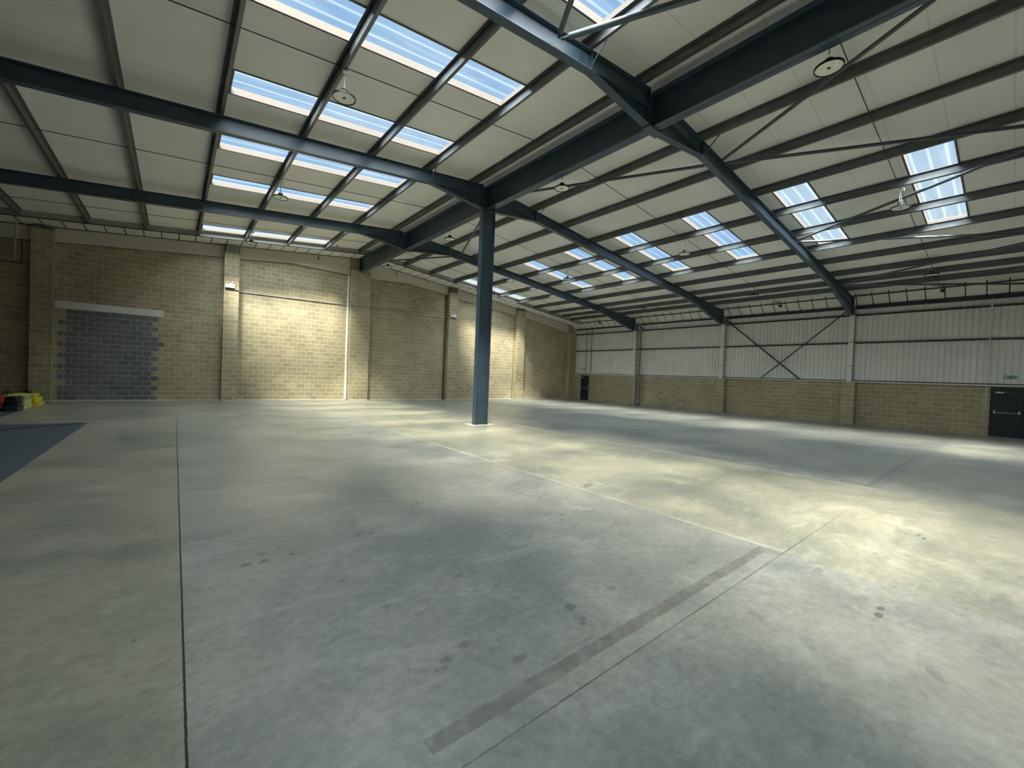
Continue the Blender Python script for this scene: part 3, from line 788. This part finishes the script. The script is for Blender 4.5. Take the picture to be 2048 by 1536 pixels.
# ================================================================= SERVICES ON RIGHT WALL
e = empty('rainwater_pipe', (27.05, 18.05, 0))
MB().tube((0,0,.02), (0,0,6.05), .075, 20).build('pipe', M_GREYP, e)
MB().lathe([(0,.0),(.10,.0),(.10,.07),(.085,.10),(0,.10)], n=20).build('pipe_foot', M_BLACK, e)
MB().lathe([(0,.20),(.092,.20),(.092,.34),(0,.34)], n=20).build('collar', M_GALC, e)
for z in (2.2, 4.2, 5.75): MB().box(-.1,.28,-.09,.09,z,z+.04).build('pipe_bracket', M_STEELD, e)
tag(e, 'grey rainwater pipe standing before the farthest cased column', 'pipe')
thing(MB().tube((WR-.115, 22.93, 2.27), (WR-.115, 22.93, 6.02), .035, 8), 'conduit', M_GREYP, 'grey vertical conduit on the cladding right of the far fire door', 'conduit')
b = MB().path([(WR-.108, .84, 6.0), (WR-.108, .84, 2.3)], .028, 8)
thing(b, 'conduit', M_OFFW, 'white vertical conduit on the cladding left of the exit sign', 'conduit')
e = empty('call_point', (WR, .86, 1.2))
MB().tube((-.025,0,.05),(-.025,0,.94),.014,8).build('conduit_drop', M_OFFW, e)
MB().box(-.05,0,-.06,.05,-.05,.05).build('box', M_SEAL, e, bevel=.005)
tag(e, 'small cream call point under its conduit beside the double door', 'call point')
thing(MB().box(WR-.05, WR, 23.0, 23.08, 1.05, 1.15), 'switch_box', M_BLACK, 'small dark box on the block wall right of the far fire door', 'box')
b = MB(); b.tube((WR-.09, 23.75, 2.62), (WR-.01, 23.75, 2.62), .05, 10)
b.path([(WR-.03,23.7,2.7),(WR-.05,23.55,2.8),(WR-.03,23.5,2.5)], .01, 6)
thing(b, 'door_sounder', M_STEELD, 'small round sounder with cable above the far fire door', 'sounder')
e = empty('exit_sign', (WR-.035, .22, 2.55))
MB().box(-.012,.012,-.19,.19,-.065,.065).build('panel', pbr('sign_plastic', (.30,.36,.32), .4), e)
MB().box(-.016,.016,-.03,.15,-.05,.05).build('green_field', M_GREEN, e)
b = MB()                         # running figure, doorway and arrow
b.box(-.019,-.016,.085,.135,-.04,.04)
b.box(-.019,-.016,.03,.045,.022,.037); b.prism([(.02,-.012),(.05,-.006),(.055,.018),(.03,.018)], 'x', -.019, -.016)
b.prism([(.03,-.012),(.015,-.04),(.024,-.04),(.042,-.012)], 'x', -.019, -.016); b.prism([(.045,-.008),(.068,-.02),(.07,-.012),(.05,.002)], 'x', -.019, -.016)
b.build('pictogram', M_WHITE, e)
b = MB(); b.prism([(-.06,.0),(-.12,.035),(-.12,.012),(-.17,.012),(-.17,-.012),(-.12,-.012),(-.12,-.035)], 'x', -.017, -.012); b.build('arrow', M_GREEN, e)
MB().box(-.005,.035,-.15,-.13,.06,.09).build('bracket', M_OFFW, e); MB().box(-.005,.035,.13,.15,.06,.09).build('bracket', M_OFFW, e)
tag(e, 'small green and white exit sign above the double door', 'sign')

# doors
def door(n, y0, y1, z1, label, leaves, frame_mat):
    e = empty('door_%d' % n, (WR, (y0+y1)/2, 0)); yc = (y0+y1)/2; w = y1-y0
    fr = MB(); fr.box(-.05,.02,-w/2-.06,-w/2,0,z1+.05); fr.box(-.05,.02,w/2,w/2+.06,0,z1+.05); fr.box(-.05,.02,-w/2,w/2,z1,z1+.05)
    fr.build('door_frame', frame_mat, e)
    for (a, b) in leaves:
        a -= yc; b -= yc
        lf = MB().box(-.035,.01,a+.004,b-.004,.01,z1).build('door_leaf', M_DOOR, e, bevel=.004)
        bar = MB(); bar.tube((-.13,a+.09,1.03),(-.13,b-.07,1.03),.014,10)
        bar.box(-.14,-.03,b-.10,b-.05,.99,1.13); bar.box(-.14,-.03,a+.06,a+.11,.99,1.13)
        bar.build('push_bar', M_CHROME, lf)
        MB().box(-.10,-.035,b-.30,b-.08,z1-.20,z1-.14).build('door_closer', M_WHITE, lf, bevel=.005)
        MB().box(-.07,-.035,b-.52,b-.26,z1-.155,z1-.145).build('closer_arm', M_CHROME, lf)
    tag(e, label, 'door', kind='structure')
door(1, 23.15, 24.00, 2.08, 'single dark fire door with push bar in the far right corner', [(23.15, 24.00)], M_GREYP)
door(2, -1.05, .68, 2.06, 'near dark double fire door with push bar at the right edge', [(-.16, .68), (-1.05, -.16)], M_DOOR)

# ================================================================= ON THE FLOOR, LEFT
c1 = MB().box(XL+.05, -1.84, 3.0, 16.35, 0, .008).build('carpet', M_CARPET); tag(c1, 'large dark slate carpet lying on the concrete at the left edge', 'carpet')
c2 = MB().box(XL+.05, -3.86, 18.35, 24.6, 0, .008).build('carpet', M_CARPET); tag(c2, 'dark slate carpet strip under the black cases by the far wall', 'carpet')
b = MB(); b.path([(-9,13.6,.018),(-5,14.6,.018),(-3.2,15.05,.018),(-2.6,15.7,.018),(-1.95,16.1,.018)], .010, 8)
thing(b, 'cable', M_BLACK, 'black cable snaking over the slate carpet', 'cable')
GR = 'yellow boxes stacked by the far left pilaster'
def box(x0,x1,y0,y1,z0,z1,mat,name,label,cat,grp=None,lid=None):
    cx, cy = (x0+x1)/2, (y0+y1)/2
    e = empty(name, (cx,cy,z0)); h = z1-z0
    w, d = (x1-x0)/2, (y1-y0)/2
    MB().box(-w,w,-d,d,0,h*.72).build('tray', mat, e, bevel=.008)
    MB().box(-w-.012,w+.012,-d-.012,d+.012,h*.74,h-.004).build('lid', lid or mat, e, bevel=.008)
    e.rotation_euler = (0,0,random.uniform(-.03,.03)); tag(e, label, cat, grp)
hts = [(0,.15),(.15,.31),(.31,.46)]
lv = ['bottom', 'middle', 'top']
for k, (a, b_) in enumerate(hts):
    box(-4.50+.02*k,-3.86-.01*k,20.98+.03*k,21.95,a+.010,b_+.008,M_YELL if k < 2 else pbr('faded_green', (.30,.38,.16), .6),'storage_box','%s storage box of the near pale stack beside the black cases' % lv[k],'box',GR, M_YELL)
for k, (a, b_) in enumerate(hts):
    box(-4.40,-3.76-.05*k,22.05,23.20-.1*k,a+.010,b_-.001,M_YEL,'storage_box','%s bright yellow box of the farther stack at left' % lv[k],'box',GR)
box(-4.13,-3.88,20.30,20.94,.009,.17,pbr('slate_case', (.03,.045,.06), .5),'equipment_case','dark slate case at the foot of the black cases','case','cases left of the yellow boxes')
box(-4.12,-3.90,20.32,20.94,.172,.32,M_BLACK,'equipment_case','black case in the middle of the pile beside the pale boxes','case','cases left of the yellow boxes')
box(-4.12,-3.93,20.34,20.93,.322,.48,M_BLACK,'equipment_case','black case on top of the pile beside the pale boxes','case','cases left of the yellow boxes')
e = empty('pressure_washer', (-4.36, 20.60, .008))
MB().box(-.25,.18,-.3,.3,.26,.50).build('red_body', M_RED, e, bevel=.04)
MB().box(-.25,.16,-.28,.28,.08,.26).build('lower_body', pbr('dull_maroon', (.13,.035,.03), .6), e, bevel=.03)
for s in (-.24,.24): MB().tube((-.1,s-.03,.10),(-.1,s+.03,.10),.10,18).build('wheel', M_BLACK, e)
MB().path([(.12,-.22,.48),(.2,-.24,.66),(.2,.2,.66),(.12,.2,.48)], .018, 8).build('handle', M_BLACK, e)
MB().path([(-.2,-.2,.5),(-.35,-.25,.75)], .012, 8).build('lever', M_BLACK, e)
tag(e, 'red machine with black handle cut off by the left edge', 'machine')
thing(MB().lathe([(0,0),(.09,0),(.10,.05),(.07,.12),(0,.13)], (-4.15,23.0,.452), 16), 'tool_bag', M_BLACK, 'small dark bag lying on the yellow boxes by the pilaster', 'bag')
